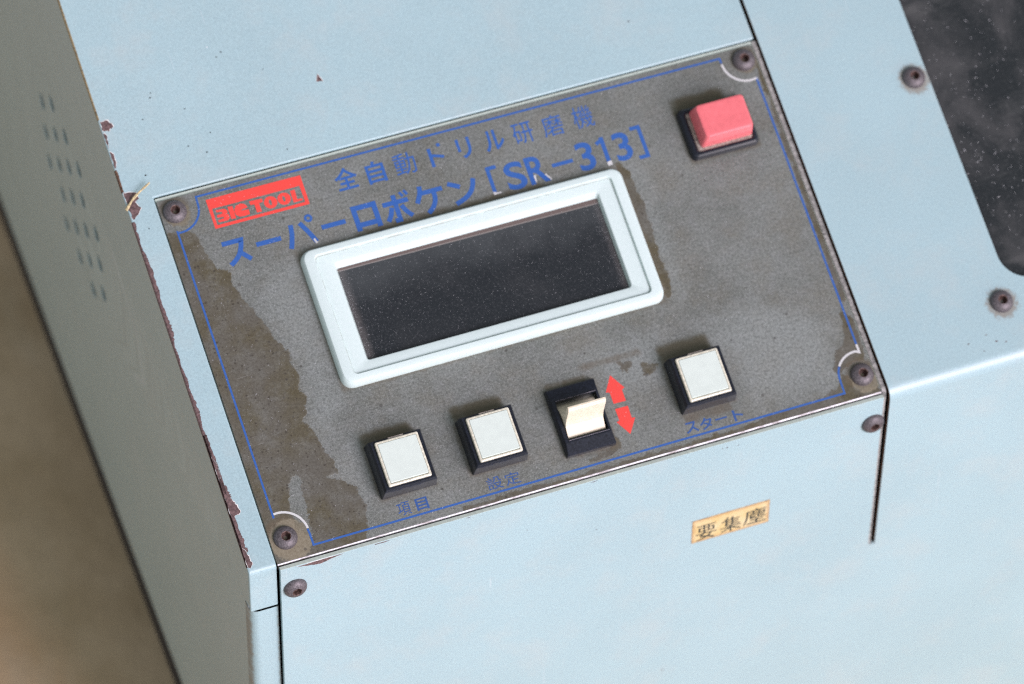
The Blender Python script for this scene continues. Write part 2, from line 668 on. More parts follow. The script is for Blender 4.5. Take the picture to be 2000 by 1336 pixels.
def glass_material(name, cloud_sheen, base):
    t = NT(name)
    p = t.attr("pos", True)
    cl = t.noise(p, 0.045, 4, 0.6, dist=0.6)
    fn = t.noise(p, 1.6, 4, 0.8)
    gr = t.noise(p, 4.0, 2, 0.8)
    c = t.mix(t.step(cl, 0.40, 0.72, 0, cloud_sheen), base, (0.085, 0.086, 0.084))  # cloudy reflections painted into the pane colour
    c = t.mix(t.step(fn, 0.52, 0.75, 0, 0.34), c, (0.16, 0.17, 0.172))
    c = t.mix(t.step(gr, 0.62, 0.80, 0, 0.45), c, (0.36, 0.37, 0.36))
    sep = t.n("ShaderNodeSeparateXYZ")
    t.link(p, sep.inputs[0])
    return t, p, c, sep


def lcd_material():
    t, p, c, sep = glass_material("display_glass", 0.10, (0.013, 0.0165, 0.019))
    x, s = sep.outputs[0], sep.outputs[1]
    nz = t.math('MULTIPLY', t.math('SUBTRACT', t.noise(p, 0.5, 4, 0.7), 0.5), 2.5)
    # settled dust along the edges of the pane
    dx = t.math('MINIMUM', t.math('SUBTRACT', x, 47.6), t.math('SUBTRACT', 134.6, x))
    e = t.math('ADD', dx, nz)
    c = t.mix(t.step(e, 0.2, 3.2, 0.45, 0.0), c, (0.13, 0.12, 0.112))
    top_sheen = t.math('ADD', t.step(s, 62.0, 87.0), t.math('MULTIPLY', t.math('SUBTRACT', t.noise(p, 0.06, 4, 0.6), 0.5), 1.1))  # soft reflection gradient, greyer towards the top, put into the colour
    c = t.mix(t.step(top_sheen, 0.25, 1.2, 0, 0.34), c, (0.115, 0.13, 0.13))
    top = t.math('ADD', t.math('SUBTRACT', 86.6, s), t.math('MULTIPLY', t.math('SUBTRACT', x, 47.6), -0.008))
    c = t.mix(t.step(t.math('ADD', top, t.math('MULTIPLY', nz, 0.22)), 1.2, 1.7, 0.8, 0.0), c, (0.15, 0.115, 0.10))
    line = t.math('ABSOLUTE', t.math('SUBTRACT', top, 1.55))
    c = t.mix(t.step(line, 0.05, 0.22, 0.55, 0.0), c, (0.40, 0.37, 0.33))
    t.bump(t.noise(p, 3.0, 2), 0.03, 0.0001)
    return t.out(c, 0.22, 0.0, 0.5)


def window_material():
    t, p, c, sep = glass_material("smoked_acrylic", 0.60, (0.015, 0.019, 0.020))
    st = t.noise(p, 0.05, 4, 0.65, stretch=(0.5, 1.6, 1))
    c = t.mix(t.step(st, 0.52, 0.72, 0, 0.40), c, (0.098, 0.102, 0.098))
    sc = t.noise(p, 0.6, 5, 0.8)
    c = t.mix(t.step(sc, 0.60, 0.78, 0, 0.5), c, (0.33, 0.33, 0.31))
    t.bump(t.noise(p, 2.0, 2), 0.05, 0.0001)
    return t.out(c, 0.24, 0.0, 0.4)


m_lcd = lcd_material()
m_window = window_material()


def sticker_material():
    t = NT("aged_sticker_paper")
    p = t.attr("pos", True)
    sep = t.n("ShaderNodeSeparateXYZ")
    t.link(p, sep.inputs[0])
    dx = t.math('MINIMUM', t.math('SUBTRACT', sep.outputs[0], 136.75), t.math('SUBTRACT', 163.3, sep.outputs[0]))
    dz = t.math('MINIMUM', t.math('SUBTRACT', sep.outputs[1], -46.2), t.math('SUBTRACT', -35.1, sep.outputs[1]))
    d = t.math('ADD', t.math('MINIMUM', dx, dz), t.math('MULTIPLY', t.math('SUBTRACT', t.noise(p, 0.7, 4), 0.5), 1.6))
    c = t.mix(t.step(t.noise(p, 0.12, 3), 0.35, 0.7), (0.60, 0.46, 0.20), (0.66, 0.56, 0.33))
    c = t.mix(t.step(d, 0.0, 1.7, 0.75, 0.0), c, (0.40, 0.24, 0.11))
    c = t.mix(t.step(d, -0.25, 0.2, 0.9, 0.0), c, (0.13, 0.085, 0.06))
    c = t.mix(t.step(t.noise(p, 2.0, 3), 0.5, 0.8, 0, 0.2), c, (0.7, 0.62, 0.44))
    return t.out(c, 0.5, 0.0, 0.4)


m_sticker = sticker_material()
m_ink = print_material("dark_green_ink", (0.018, 0.030, 0.030), 0.1)


def floor_material():
    t = NT("brown_floor")
    tc = t.n("ShaderNodeTexCoord")
    p = tc.outputs["Object"]
    a = t.noise(p, 14, 5, 0.6)
    b = t.noise(p, 8, 4, 0.6, stretch=(1.0, 0.25, 1))
    c = t.mix(t.step(a, 0.3, 0.7), (0.50, 0.38, 0.22), (0.66, 0.52, 0.33))
    c = t.mix(t.step(b, 0.42, 0.70, 0, 0.60), c, (0.60, 0.31, 0.13))
    c = t.mix(t.step(t.noise(p, 20, 4, 0.6, stretch=(1, 0.3, 1)), 0.5, 0.75, 0, 0.4), c, (0.60, 0.58, 0.45))
    sep = t.n("ShaderNodeSeparateXYZ")
    t.link(p, sep.inputs[0])
    wob = t.math('MULTIPLY', t.math('SUBTRACT', t.noise(p, 2.5, 4), 0.5), 0.25)
    far = t.math('MAXIMUM', t.math('SUBTRACT', t.math('ABSOLUTE', t.math('SUBTRACT', sep.outputs[0], 0.1)), 0.55), t.math('SUBTRACT', -0.16, sep.outputs[1]))
    bounce_grey = t.mix(t.step(a, 0.3, 0.7), (0.47, 0.49, 0.53), (0.56, 0.58, 0.61))  # unseen outer floor made pale grey to bounce cooler light onto the machine
    c = t.mix(t.step(t.math('ADD', far, wob), 0.0, 0.06), c, bounce_grey)
    t.bump(t.noise(p, 90, 4), 0.3, 0.002)
    return t.out(c, 0.7, 0.0, 0.3)


m_floor = floor_material()

# ------------------------------------------------------------------ floor
fl = bpy.data.meshes.new("floor")
g = 9
fv = [(-15 + 30 * i / g, -15 + 30 * j / g, 0) for j in range(g + 1) for i in range(g + 1)]
ff = [(j * (g + 1) + i, j * (g + 1) + i + 1, (j + 1) * (g + 1) + i + 1, (j + 1) * (g + 1) + i) for j in range(g) for i in range(g)]
fl.from_pydata(fv, [], ff)
fl.materials.append(m_floor)
floor = bpy.data.objects.new("floor", fl)
COL.objects.link(floor)
tag(floor, "brown stained floor, out of focus, beyond the shaded left side of the machine", None, "structure")

# ------------------------------------------------------------------ the machine
machine = bpy.data.objects.new("grinding_machine", None)
machine.empty_display_size = 0.1
COL.objects.link(machine)
place(machine, Matrix.Translation((0.2, 0.15, 0.0)), None)
tag(machine, "pale blue grey drill grinding machine with a worn metal control plate on its sloping top", "machine")

SMAX = 300.0
# --- top sheet: upper field and the strip left of the plate, folded down at the front
R1 = 1.8
us = [SMAX, 210.0, 124.8, 123.9, 60.0] + fold_us(R1) + [front_u(-9, R1), front_u(-17.4, R1), front_u(-18.7, R1)]
me = sheet([-9.3, -8.0, -1.2, -0.4, 100.0, 201.5], us, lambda x, u: x < -0.4 or u > 123.9, -1.2, 0.15, R1)
# round the lower left corner of the folded flap
top_sheet = finish("top_sheet", me, m_paint, machine, bevel=0.4)

# --- base frame that carries the plate, and its flange running down into the slot
R2 = 2.2
us = [123.6, 60.0] + fold_us(R2) + [front_u(-40, R2), front_u(-76, R2)]
me = sheet([-0.1, 200.35, 201.95], us, lambda x, u: x > 200.35 or u > 2.6, -2.2, -0.72, R2)
base_frame = finish("base_frame", me, m_frame_and_lit_edge, machine, bevel=0.35, mats=[m_frame_and_lit_edge])
me = sheet([200.4, 201.9], [123.3, 60.0] + fold_us(R2) + [front_u(-40, R2), front_u(-74, R2)], lambda x, u: True, -0.70, -0.35, R2)
finish("edge_flange", me, m_grimy, machine, bevel=0.15, smooth=False)

# --- cover sheet on the right, folded into the front panel, slotted beside the plate
R3 = 5.0
org = (-1.7, 0.134)


def cover_mask(x, u):
    if x < 200.15:
        return u < UTOP
    if x < 202.35:
        return u < front_u(-74.2, R3)
    return True


UTOP = front_u(-0.58, R3)
us = [SMAX, 123.0, 60.0] + sorted(fold_us(R3, 9) + [UTOP], reverse=True) + [front_u(-37, R3), front_u(-74.2, R3), front_u(-120, R3), front_u(-197, R3)]
me = sheet([0.2, 100.0, 200.15, 202.35, 240.0, 320.0, 420.0], us, cover_mask, -1.4, 0.0, R3, org, flat=lambda x: x < 200.2,
           wall=lambda di, dj, x, u: 1 if (di == -1 and x > 200) or (dj == 1 and x < 203 and x > 200) else (2 if dj == -1 and x < 200 and u < 5 else 0))  # front panel's top edge takes pale green as painted sky light
cover_me = me
cover = finish("cover_sheet", me, m_cover, machine, mats=[m_cover, m_rust, m_frame_and_lit_edge])
# cut the window with rounded corners
cut = loft([(rrect(252.1, 22.9, 412, 290, 9.6, 10), -8), (rrect(252.1, 22.9, 412, 290, 9.6, 10), 8)], True, True)
cut_o = finish("window_cutter", cut, m_rust, None)
b = cover.modifiers.new("cut", 'BOOLEAN')
b.object = cut_o
b.operation = 'DIFFERENCE'
b.solver = 'EXACT'
bv = cover.modifiers.new("bevel", 'BEVEL')
bv.width = 0.38 * MM
bv.segments = 2
bv.limit_method = 'ANGLE'
bv.angle_limit = math.radians(40)


def bake(o):
    dg = bpy.context.evaluated_depsgraph_get()
    dg.update()
    m = bpy.data.meshes.new_from_object(o.evaluated_get(dg))
    o.modifiers.clear()
    o.data = m


bake(cover)
cm_ = cover.data
if "pos" in cm_.attributes:
    cm_.attributes.remove(cm_.attributes["pos"])
off = WM[cover.name].translation
P = []
for v in cm_.vertices:
    x, y, z = (v.co.x + off.x) * 1000, (v.co.y + off.y) * 1000, (v.co.z + off.z - Z0) * 1000
    sl_ = y * CA + z * SA
    P.append((x, sl_ if sl_ > 1.5 else z, 0.0))
set_pos(cm_, P)
bpy.data.objects.remove(cut_o)
# the slot's rolled left edge
V, F = [], []
prof = [(200.1 + 1.15 * math.sin(a), -1.68 + 1.15 - 1.15 * math.cos(a)) for a in [math.pi / 2 * k / 6 for k in range(7)]] + [(201.25, 0.4), (200.1, 0.4)]
n = len(prof)
V = [(x, y, z) for z in (-0.5, -30.0, -74.0) for x, y in prof]
F = [(q * n + k, q * n + (k + 1) % n, (q + 1) * n + (k + 1) % n, (q + 1) * n + k) for q in range(2) for k in range(n)] + [tuple(range(n)), tuple(reversed(range(2 * n, 3 * n)))]
me = py_mesh("roll", V, F)
set_pos(me, [(v[0], v[2], v[1]) for v in V])
finish("rolled_edge", me, m_grimy, machine, smooth=True)
# the smoked pane behind it
me = slab([(246, 16), (416, 16), (416, 296), (246, 296)], -3.2, -0.75)
finish("smoked_window", me, m_window, machine)

# --- left side panel with its round vent holes
sp = [(290.0, -131.0), (-0.6, -179.0), (-0.6, -2.2), (0.6, 0.0), (SMAX * CA - 0.5, SMAX * SA - 1.0), (300.0, -129.0)]
sp = [(4.2, -174.0), (300.0, -121.0), (300.0, 118.0), (SMAX * CA, SMAX * SA - 1.5), (3.6, 0.0), (2.2, -2.0), (2.2, -19.0), (4.2, -19.6)]
me = slab(sp, -1.2, 0.0, side)
pan = finish("side_panel", me, m_side_shaded, machine)
holes = []
O, U, A = np.array([212.8, -0.6]), np.array([-12.75, 11.35]), np.array([-1.7, -12.7])
B_ = U + A
c = O.copy()
rows = []
start = O
for k, nrow in enumerate((2, 3, 4, 3, 4, 3, 2)):
    rows.append([start + U * i for i in range(nrow)])
    start = start + ((A, A, B_, A, B_, B_)[k] if k < 6 else 0)
cutters = []
for r_ in rows:
    for q in r_:
        cutters.append(loft([(circle(q[0], q[1], 3.0, n=20), -4), (circle(q[0], q[1], 3.0, n=20), 3)], True, True, side))
cm = join_mesh(cutters)
cut_o = finish("vent_cutter", cm, m_dark, None)
bm = bmesh.new()
bm.from_mesh(cut_o.data)
bmesh.ops.recalc_face_normals(bm, faces=bm.faces)
bm.to_mesh(cut_o.data)
bm.free()
bm = bmesh.new()
bm.from_mesh(pan.data)
bmesh.ops.recalc_face_normals(bm, faces=bm.faces)
bm.to_mesh(pan.data)
bm.free()
b = pan.modifiers.new("cut", 'BOOLEAN')
b.object = cut_o
b.operation = 'DIFFERENCE'
b.solver = 'EXACT'
bv = pan.modifiers.new("bevel", 'BEVEL')
bv.width = 0.3 * MM
bv.segments = 2
bv.limit_method = 'ANGLE'
bake(pan)
bpy.data.objects.remove(cut_o)

# dark strip as shade under the side panel; liner added to darken the vents
finish("foot_shade_strip", slab([(4.2, -190.0), (300.0, -137.0), (300.0, -121.3), (4.2, -174.3)], -2.2, -0.5, side), m_dark, machine)
finish("added_vent_dark_liner", slab([(12.0, -160.0), (298.0, -118.0), (298.0, 112.0), (SMAX * CA - 8, SMAX * SA - 12), (14.0, -4.0)], -6.0, -5.0, side), m_dark, machine)

# --- corner post under the folded flap, with a rounded outer edge
ring = []
for k in range(9):
    a = math.pi + (math.pi / 2) * k / 8
    ring.append((-6.25 + 2.9 * math.cos(a), 3.3 + 2.9 * math.sin(a)))
ring += [(-0.15, 0.4), (-0.15, 6.0), (-9.15, 6.0)]
V = [(x, y, z) for z in (-20.1, -100.0, -196.0) for x, y in ring]
n = len(ring)
F = [(r_ * n + k, r_ * n + (k + 1) % n, (r_ + 1) * n + (k + 1) % n, (r_ + 1) * n + k) for r_ in range(2) for k in range(n)]
F += [tuple(reversed(range(2 * n, 3 * n)))]
me = py_mesh("post", V, F)
set_pos(me, [(v[0], v[2], 0) for v in V])
bm = bmesh.new()
bm.from_mesh(me)
bmesh.ops.recalc_face_normals(bm, faces=bm.faces)
bm.to_mesh(me)
bm.free()
finish("corner_post", me, m_post, machine, bevel=0.3)

# --- dark plinth and rear of the body
def box(x0, y0, z0, x1, y1, z1):
    V = [(x, y, z) for z in (z0, z1) for y in (y0, y1) for x in (x0, x1)]
    return py_mesh("box", V, [(0, 2, 3, 1), (4, 5, 7, 6), (0, 1, 5, 4), (2, 6, 7, 3), (0, 4, 6, 2), (1, 3, 7, 5)])


finish("plinth", box(4, 14, -200, 415, 410, -120), m_dark, machine)
finish("back_panel", box(-8, 301, -119, 419, 304, 117.5), m_paint, machine)
finish("back_panel", box(418.2, 2, -119, 419.8, 300, -2), m_paint, machine)
me = py_mesh("side", [(419.5, 2, -2), (419.5, 299, -2), (419.5, 299, 118), (419.5, SMAX * CA, SMAX * SA - 2)], [(0, 1, 2, 3)])
finish("end_panel", me, m_paint, machine)

# ------------------------------------------------------------------ control plate
RP = 0.85
xs = np.linspace(0.0, 200.0, 201)
us_p = [122.2] + [float(v) for v in np.arange(121.5, 1.9, -1.0)] + fold_us(RP, 8) + [front_u(-1.9, RP)]


def poly_sd(P, pts):
    """signed distance (inside positive) of points P to polygon pts"""
    pts = np.array(pts, float)
    d = np.full(len(P), 1e9)
    ins = np.zeros(len(P), bool)
    for i in range(len(pts)):
        a, b2 = pts[i], pts[(i + 1) % len(pts)]
        e = b2 - a
        w = P - a
        t = np.clip((w @ e) / (e @ e + 1e-12), 0, 1)
        d = np.minimum(d, np.linalg.norm(w - t[:, None] * e, axis=1))
        c1 = (a[1] <= P[:, 1]) & (b2[1] > P[:, 1]) | (b2[1] <= P[:, 1]) & (a[1] > P[:, 1])
        with np.errstate(divide='ignore', invalid='ignore'):
            xi = a[0] + (P[:, 1] - a[1]) / (b2[1] - a[1]) * e[0]
        ins ^= c1 & (P[:, 0] < xi)
    return np.where(ins, d, -d)


me = sheet([float(x) for x in xs], us_p, lambda x, u: True, -0.68, 0.0, RP)
pl = np.array([d.vector for d in me.attributes["pos"].data])[:, :2].astype(float)
main = [(-3, 111), (7.2, 110.8), (8.6, 108), (9.5, 104), (10.5, 100), (12, 96.5), (14.5, 94.5), (15.4, 87), (19.3, 77.3), (20.9, 72.7),
        (22.6, 66.9), (24.6, 63.5), (24.6, 58.6), (25.3, 55.9), (24.3, 52.9), (25, 47.9), (22.1, 41.4), (24.4, 36.7), (24.6, 30.1),
        (26.9, 27.5), (26.9, 20.5), (31.6, 17.0), (31.2, 13.7), (31.7, 8.2), (29.7, 3), (29, -4), (-3, -4)]
stains = [main,
          [(143.2, 96.7), (145.5, 95.3), (147.1, 92), (147.4, 86.9), (148.1, 82.4), (147.9, 76.8), (147.6, 68), (147.5, 54.9), (147, 50.3),
           (145.9, 48.3), (144, 48.0), (143.5, 60), (143.5, 83)],
          [(122.4, 32.4), (126.4, 32.3), (126.5, 30.4), (123.5, 27.9), (122.2, 28.8)],
          [(129, 30.5), (134.8, 29.1), (134, 27.7), (131.5, 26.2), (128.8, 26.7)],
          [(197.0, 30.5), (199.5, 26), (199.5, 9), (196, 12), (192, 11), (189.4, 9.4), (187.8, 11.4), (189.6, 16.2), (192.7, 17.6), (194.6, 20), (195.6, 25)],
          [(190, 9), (192.5, 8.0), (193, 3), (200, 2.6), (201, -3), (60, -3), (60, 1.9), (110, 1.6), (150, 1.6), (167, 2.9), (182, 3.7), (186, 5.0)],
          [(112, 5.6), (114.6, 6.2), (114.8, 9.5), (113.2, 10.6), (112.8, 7.2), (108, 5.6), (103, 5.4), (103, 4.0), (110, 4.2)],
          [(197.6, 32), (201, 32), (201, 118), (199.0, 118)]]
d = np.max([poly_sd(pl, s_) for s_ in stains], axis=0)
hole = poly_sd(pl, [(11.5, 5.5), (13.5, 6), (14.6, 15), (15.8, 24), (13.6, 26.5), (10.4, 24), (8.8, 16), (8.6, 9)])
hole2 = poly_sd(pl, [(24.5, 24.0), (27.5, 25), (28, 20.5), (25.2, 20.2), (22.2, 22.5)])
d = np.minimum(d, np.minimum(-hole, -hole2) + 0.6)
at = me.attributes.new("d_stain", 'FLOAT', 'POINT')
at.data.foreach_set("value", d.astype(np.float32))
light = [[(28, 36), (36, 45), (37, 92), (26, 92), (20, 80), (27, 60), (25, 40)], [(170, 8), (188, 10), (192, 26), (170, 40), (150, 36), (158, 22), (160, 8)],
         [(114, 36), (138, 40), (134, 22), (122, 22)], [(58, 110), (66, 121), (80, 121), (62, 112)], [(26, 22), (35, 30), (36, 12), (31, 10)], [(145, 95), (152, 92), (152, 50), (148, 47)]]
dl = np.max([poly_sd(pl, s_) for s_ in light], axis=0)
at = me.attributes.new("d_light", 'FLOAT', 'POINT')
at.data.foreach_set("value", dl.astype(np.float32))
gr = []
for cx, cy, rr in ((4.6, 118.3, 5.2), (195.9, 118.2, 4.8), (196.2, 7.6, 6.0), (4.8, 8.2, 6.6), (6.5, 6.5, 6.0)):
    gr.append(rr - np.hypot(pl[:, 0] - cx, pl[:, 1] - cy))


def rect_grime_shade(x0, s0, x1, s1, w):
    dx = np.maximum(np.maximum(x0 - pl[:, 0], pl[:, 0] - x1), 0)
    dy = np.maximum(np.maximum(s0 - pl[:, 1], pl[:, 1] - s1), 0)
    return w - np.hypot(dx, dy)


gr += [rect_grime_shade(37, 47.5, 144.2, 94.3, 0.9), rect_grime_shade(36.9, 10.8, 55.1, 28.6, 0.9), rect_grime_shade(66.5, 10.4, 84.7, 28.2, 0.8), rect_grime_shade(136.0, 10.6, 154.3, 28.4, 0.8),
       rect_grime_shade(96.5, 7.0, 113.2, 30.0, 0.8), rect_grime_shade(168, 89.2, 190.8, 106.4, 1.0), rect_grime_shade(38, 29, 52, 31.5, 1.4), rect_grime_shade(68, 29, 82, 31.6, 1.6),
       rect_grime_shade(137, 29.5, 151, 32.4, 1.8), rect_grime_shade(98, 30, 110, 31.0, 1.0), rect_grime_shade(137, 8.3, 152, 10.3, 1.0), rect_grime_shade(170, 107, 184, 110, 1.2), rect_grime_shade(110, 33.6, 130, 34.6, 0.8), rect_grime_shade(60, 94.6, 118, 95.2, 1.0)]  # entries just above the controls paint in their cast shade
ol = [rect_grime_shade(67.0, 29.0, 81.5, 32.2, 0.9), rect_grime_shade(37.5, 29.0, 51.5, 31.8, 0.9), rect_grime_shade(136.5, 29.5, 151.5, 33.4, 0.9), rect_grime_shade(168.5, 107.0, 184, 109.8, 1.3),
      rect_grime_shade(97.5, 30.0, 110.5, 31.0, 0.5), rect_grime_shade(57, 94.6, 119, 95.1, 0.5), rect_grime_shade(147, 107, 166, 112, -1.0)]
at = me.attributes.new("d_olive_shade", 'FLOAT', 'POINT')  # cast shade painted above buttons, rocker and bezel
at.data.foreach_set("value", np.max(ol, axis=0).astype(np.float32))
pa = [6.7 - np.hypot(pl[:, 0] - 6.2, pl[:, 1] - 6.6), 4.6 - np.hypot(pl[:, 0] - 196.6, pl[:, 1] - 5.6), 4.1 - np.hypot(pl[:, 0] - 5.2, pl[:, 1] - 116.6), 3.6 - np.hypot(pl[:, 0] - 196.0, pl[:, 1] - 116.8)]
at = me.attributes.new("d_paste", 'FLOAT', 'POINT')
at.data.foreach_set("value", np.max(pa, axis=0).astype(np.float32))
at = me.attributes.new("d_grime_shade", 'FLOAT', 'POINT')
at.data.foreach_set("value", np.max(gr, axis=0).astype(np.float32))
mi = [1 if p.normal.y < -0.55 and p.center.z < 1.2 else 0 for p in me.polygons]
me.polygons.foreach_set("material_index", mi)
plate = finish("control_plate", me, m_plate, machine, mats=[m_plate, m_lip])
tag(plate, "worn grey metal plate with brown varnish left along its left side")

# --- printed border: a rule with quarter rings round the four screws
HP = 0.03


def arc(cx, cy, r, a0, a1, n=10):
    return [(cx + r * math.cos(math.radians(a0 + (a1 - a0) * k / n)), cy + r * math.sin(math.radians(a0 + (a1 - a0) * k / n))) for k in range(n + 1)]


tl, tr = [4.6, 118.3], [195.9, 118.2]
br, bl = [196.2, 7.6], [4.8, 8.2]
W_ = 0.64
seg = [
    [(3.4, 14.6), (3.4, 111.0)] + arc(*tl, 7.7, -95, -2) + [(12.4, 120.6), (188.3, 120.3), (188.4, 118.6)],
    [(197.75, 111.1), (197.75, 17.4)],
    arc(*br, 7.6, 146, 178, 5) + [(188.5, 3.1), (12.5, 3.2), (12.5, 6.6), (12.3, 8.6)],
]
parts = [ribbon(s_, W_, HP) for s_ in seg]
finish("border_line", join_mesh(parts), m_blue, plate)
for q in (arc(*tr, 7.55, 180, 285), [(197.75, 17.3), (197.75, 14.6), (196.6, 15.2)] + arc(*br, 7.6, 92, 145), arc(*bl, 7.7, 4, 98)):
    finish("worn_border_arc", ribbon(q, 0.72, HP), m_whiteink, plate)

# --- maker's mark: red frame with heavy letters
parts = [filled([[(15.05, 108.85), (45.98, 108.8), (46.03, 118.72), (15.0, 118.8)], [(16.0, 109.85), (44.85, 109.8), (44.7, 115.38), (16.05, 115.45)]], HP)]
logo = [
    [(16.99, 114.75), (19.6, 114.5), (20.3, 114.0), (20.43, 113.2), (20.0, 112.75), (20.5, 112.2), (20.5, 111.2), (19.72, 110.5), (16.71, 110.6), (16.68, 111.37), (18.65, 111.45), (18.84, 111.78), (18.6, 112.05), (16.79, 112.2), (16.8, 113.05), (18.6, 113.05), (18.8, 113.35), (18.6, 113.75), (16.96, 114.0)],
    [(20.84, 114.74), (22.42, 114.68), (22.38, 110.51), (20.85, 110.6)],
    [(22.75, 113.5), (23.51, 114.45), (25.03, 114.8), (26.26, 114.3), (26.85, 113.42), (26.79, 112.85), (25.23, 112.85), (24.7, 112.62), (24.7, 112.42), (27.01, 112.3), (26.95, 110.63), (25.2, 110.5), (23.68, 110.65), (22.7, 111.4), (22.45, 112.5)],
    [(27.89, 114.7), (32.1, 114.55), (32.05, 113.4), (30.75, 113.3), (30.83, 110.45), (29.18, 110.5), (29.25, 113.3), (27.95, 113.4)],
    [(41.36, 114.6), (42.88, 114.6), (42.72, 111.35), (44.3, 111.25), (44.26, 110.59), (41.3, 110.58)],
]
for lp in logo:
    parts.append(filled([lp], HP))
for cx in (34.35, 38.8):
    parts.append(filled([circle(cx, 112.6, 2.12, 2.02), circle(cx - 0.1, 112.6, 0.46, 1.0, 16)], HP))
finish("maker_mark", join_mesh(parts), m_redink, plate)

# --- lettering
small = {'全': (55.9, 110.1, 63.3, 117.4), '自': (66.3, 109.6, 72.3, 117.0), '動': (75.6, 109.9, 82.5, 117.1), 'ト': (87.1, 109.9, 92.1, 116.2),
         'リ': (96.7, 110.0, 101.3, 116.8), 'ル': (105.6, 110.0, 112.2, 116.9), '研': (115.3, 109.7, 121.9, 116.7), '磨': (125.2, 109.6, 132.0, 116.6), '機': (135.6, 109.6, 142.2, 117.0)}
parts = [glyph(ch, bx, HP, 0.018 if ch in '全自トリル' else 0.0) for ch, bx in small.items()]
parts += [filled([circle(91.2, 116.7, 0.62, n=14)], HP)]
finish("machine_type_lettering", join_mesh(parts), m_blue, plate)


def px_strokes():
    K = 1.5
    out = []
    sm = smooth_path
    # strokes in plate millimetres
    out.append(([(15.2, 103.3), (21.1, 103.2)] , K))
    return out


T = 1.5
mod = [
    # su
    ([(15.3, 103.35), (21.55, 103.35), (20.9, 101.2), (19.7, 98.9), (17.9, 97.2), (16.1, 96.1)], T), ([(20.2, 99.4), (22.9, 96.4)], T),
    ([(25.7, 100.4), (33.8, 100.4)], T),
    # pa
    ([(37.9, 103.7), (37.5, 100.9), (36.7, 98.3), (35.9, 96.1)], T), ([(40.8, 103.6), (42.6, 100.2), (44.3, 96.3)], T),
    ([(47.1, 100.3), (55.0, 100.3)], T),
    # ro
    ([(58.5, 95.8), (58.5, 104.3)], 1.65), ([(65.2, 95.8), (65.2, 104.3)], 1.65), ([(58.5, 103.45), (65.2, 103.45)], 1.65), ([(58.5, 97.7), (65.2, 97.7)], 1.65),
    # bo
    ([(67.8, 102.0), (76.2, 102.0)], T), ([(71.9, 104.5), (71.9, 96.1), (70.3, 96.1)], T), ([(70.4, 100.6), (69.5, 98.4), (68.1, 96.4)], T), ([(73.6, 100.6), (74.6, 98.4), (76.1, 96.4)], T),
    ([(74.2, 104.9), (75.0, 103.3)], 0.9), ([(75.7, 105.2), (76.5, 103.6)], 0.9),
    # ke
    ([(80.9, 105.0), (80.4, 102.7), (78.7, 99.7)], T), ([(80.3, 102.6), (87.8, 102.6)], T), ([(84.8, 102.6), (84.6, 99.7), (83.2, 97.3), (81.2, 95.7)], T),
    # n
    ([(89.8, 103.4), (93.4, 101.4)], T), ([(98.3, 103.1), (96.9, 99.8), (94.4, 97.6), (90.6, 96.2)], T),
    ([(142.1, 105.2), (142.1, 95.9)], 1.35), ([(142.3, 104.6), (141.2, 103.9), (139.9, 103.3)], 1.2),
    # brackets and dash
    ([(106.5, 104.8), (103.6, 104.8), (103.6, 96.7)], 1.2), ([(152.0, 105.3), (154.9, 105.3), (154.9, 95.3), (152.0, 95.3)], 1.2), ([(124.0, 100.2), (131.0, 100.2)], 1.2),
]
parts = []
for pts, w in mod:
    smoothp = smooth_path(pts, 5) if len(pts) > 2 and pts[0][0] not in (15.3, 106.5, 152.0, 71.9) else pts
    if pts[0][0] == 15.3:
        smoothp = pts[:2] + smooth_path(pts[1:], 5)[1:]
    parts.append(ribbon(smoothp, w, HP))
parts.append(filled([circle(44.0, 104.4, 1.32, n=20), circle(44.0, 104.4, 0.55, n=14)], HP))
for ch, bx in (('S', (108.4, 95.6, 114.9, 104.9)), ('R', (115.7, 95.7, 122.2, 105.0)), ('3', (132.7, 95.6, 138.2, 105.2)), ('3', (145.2, 95.6, 150.7, 105.2))):
    parts.append(glyph(ch, bx, HP, 0.018))
finish("model_lettering", join_mesh(parts), m_blue, plate)
worn = [jag([(43.4, 97.4), (44.0, 97.6), (44.6, 95.9), (43.8, 95.7)], 0.1, 3), jag([(103.0, 96.9), (104.2, 96.5), (105.6, 96.4), (105.6, 95.95), (103.0, 95.8)], 0.08, 3),
        jag([(117.2, 98.5), (117.9, 98.8), (117.6, 96.6), (117.2, 95.9)], 0.07, 3), jag([(120.9, 98.0), (122.3, 95.8), (122.6, 96.0), (121.2, 98.4)], 0.06, 3),
        jag([(141.4, 96.7), (142.9, 96.9), (142.9, 95.4), (141.5, 95.3)], 0.1, 3),
        ]
for w in worn:
    finish("worn_letter_end", filled([w], HP + 0.035), m_whiteink, plate)
for nm, items in (("item_button_lettering", (('項', (40.7, 4.2, 44.9, 8.4)), ('目', (46.7, 4.3, 50.6, 8.2)))),
                  ("setting_button_lettering", (('設', (70.0, 4.2, 74.9, 8.3)), ('定', (75.8, 4.2, 80.7, 8.1)))),
                  ("start_button_lettering", (('ス', (135.7, 4.3, 139.9, 7.9)), ('タ', (140.5, 4.1, 144.8, 7.9)), ('ー', (145.8, 5.95, 149.7, 6.5)), ('ト', (151.7, 4.0, 155.0, 7.7))))):
    finish(nm, join_mesh([glyph(ch, bx, HP, 0.020 if ch in 'スタート目' else 0.0) for ch, bx in items]), m_bluethin, plate)
finish("red_arrow", poly([(118.7, 29.3), (121.75, 24.3), (120.75, 23.85), (120.75, 20.05), (116.7, 20.15), (116.7, 24.0), (115.5, 24.3)][::-1], HP), m_redink, plate)
finish("red_arrow", poly([(120.79, 18.35), (120.65, 14.3), (121.75, 14.1), (118.5, 9.4), (115.6, 14.2), (116.65, 14.5), (116.55, 18.4)][::-1], HP), m_redink, plate)

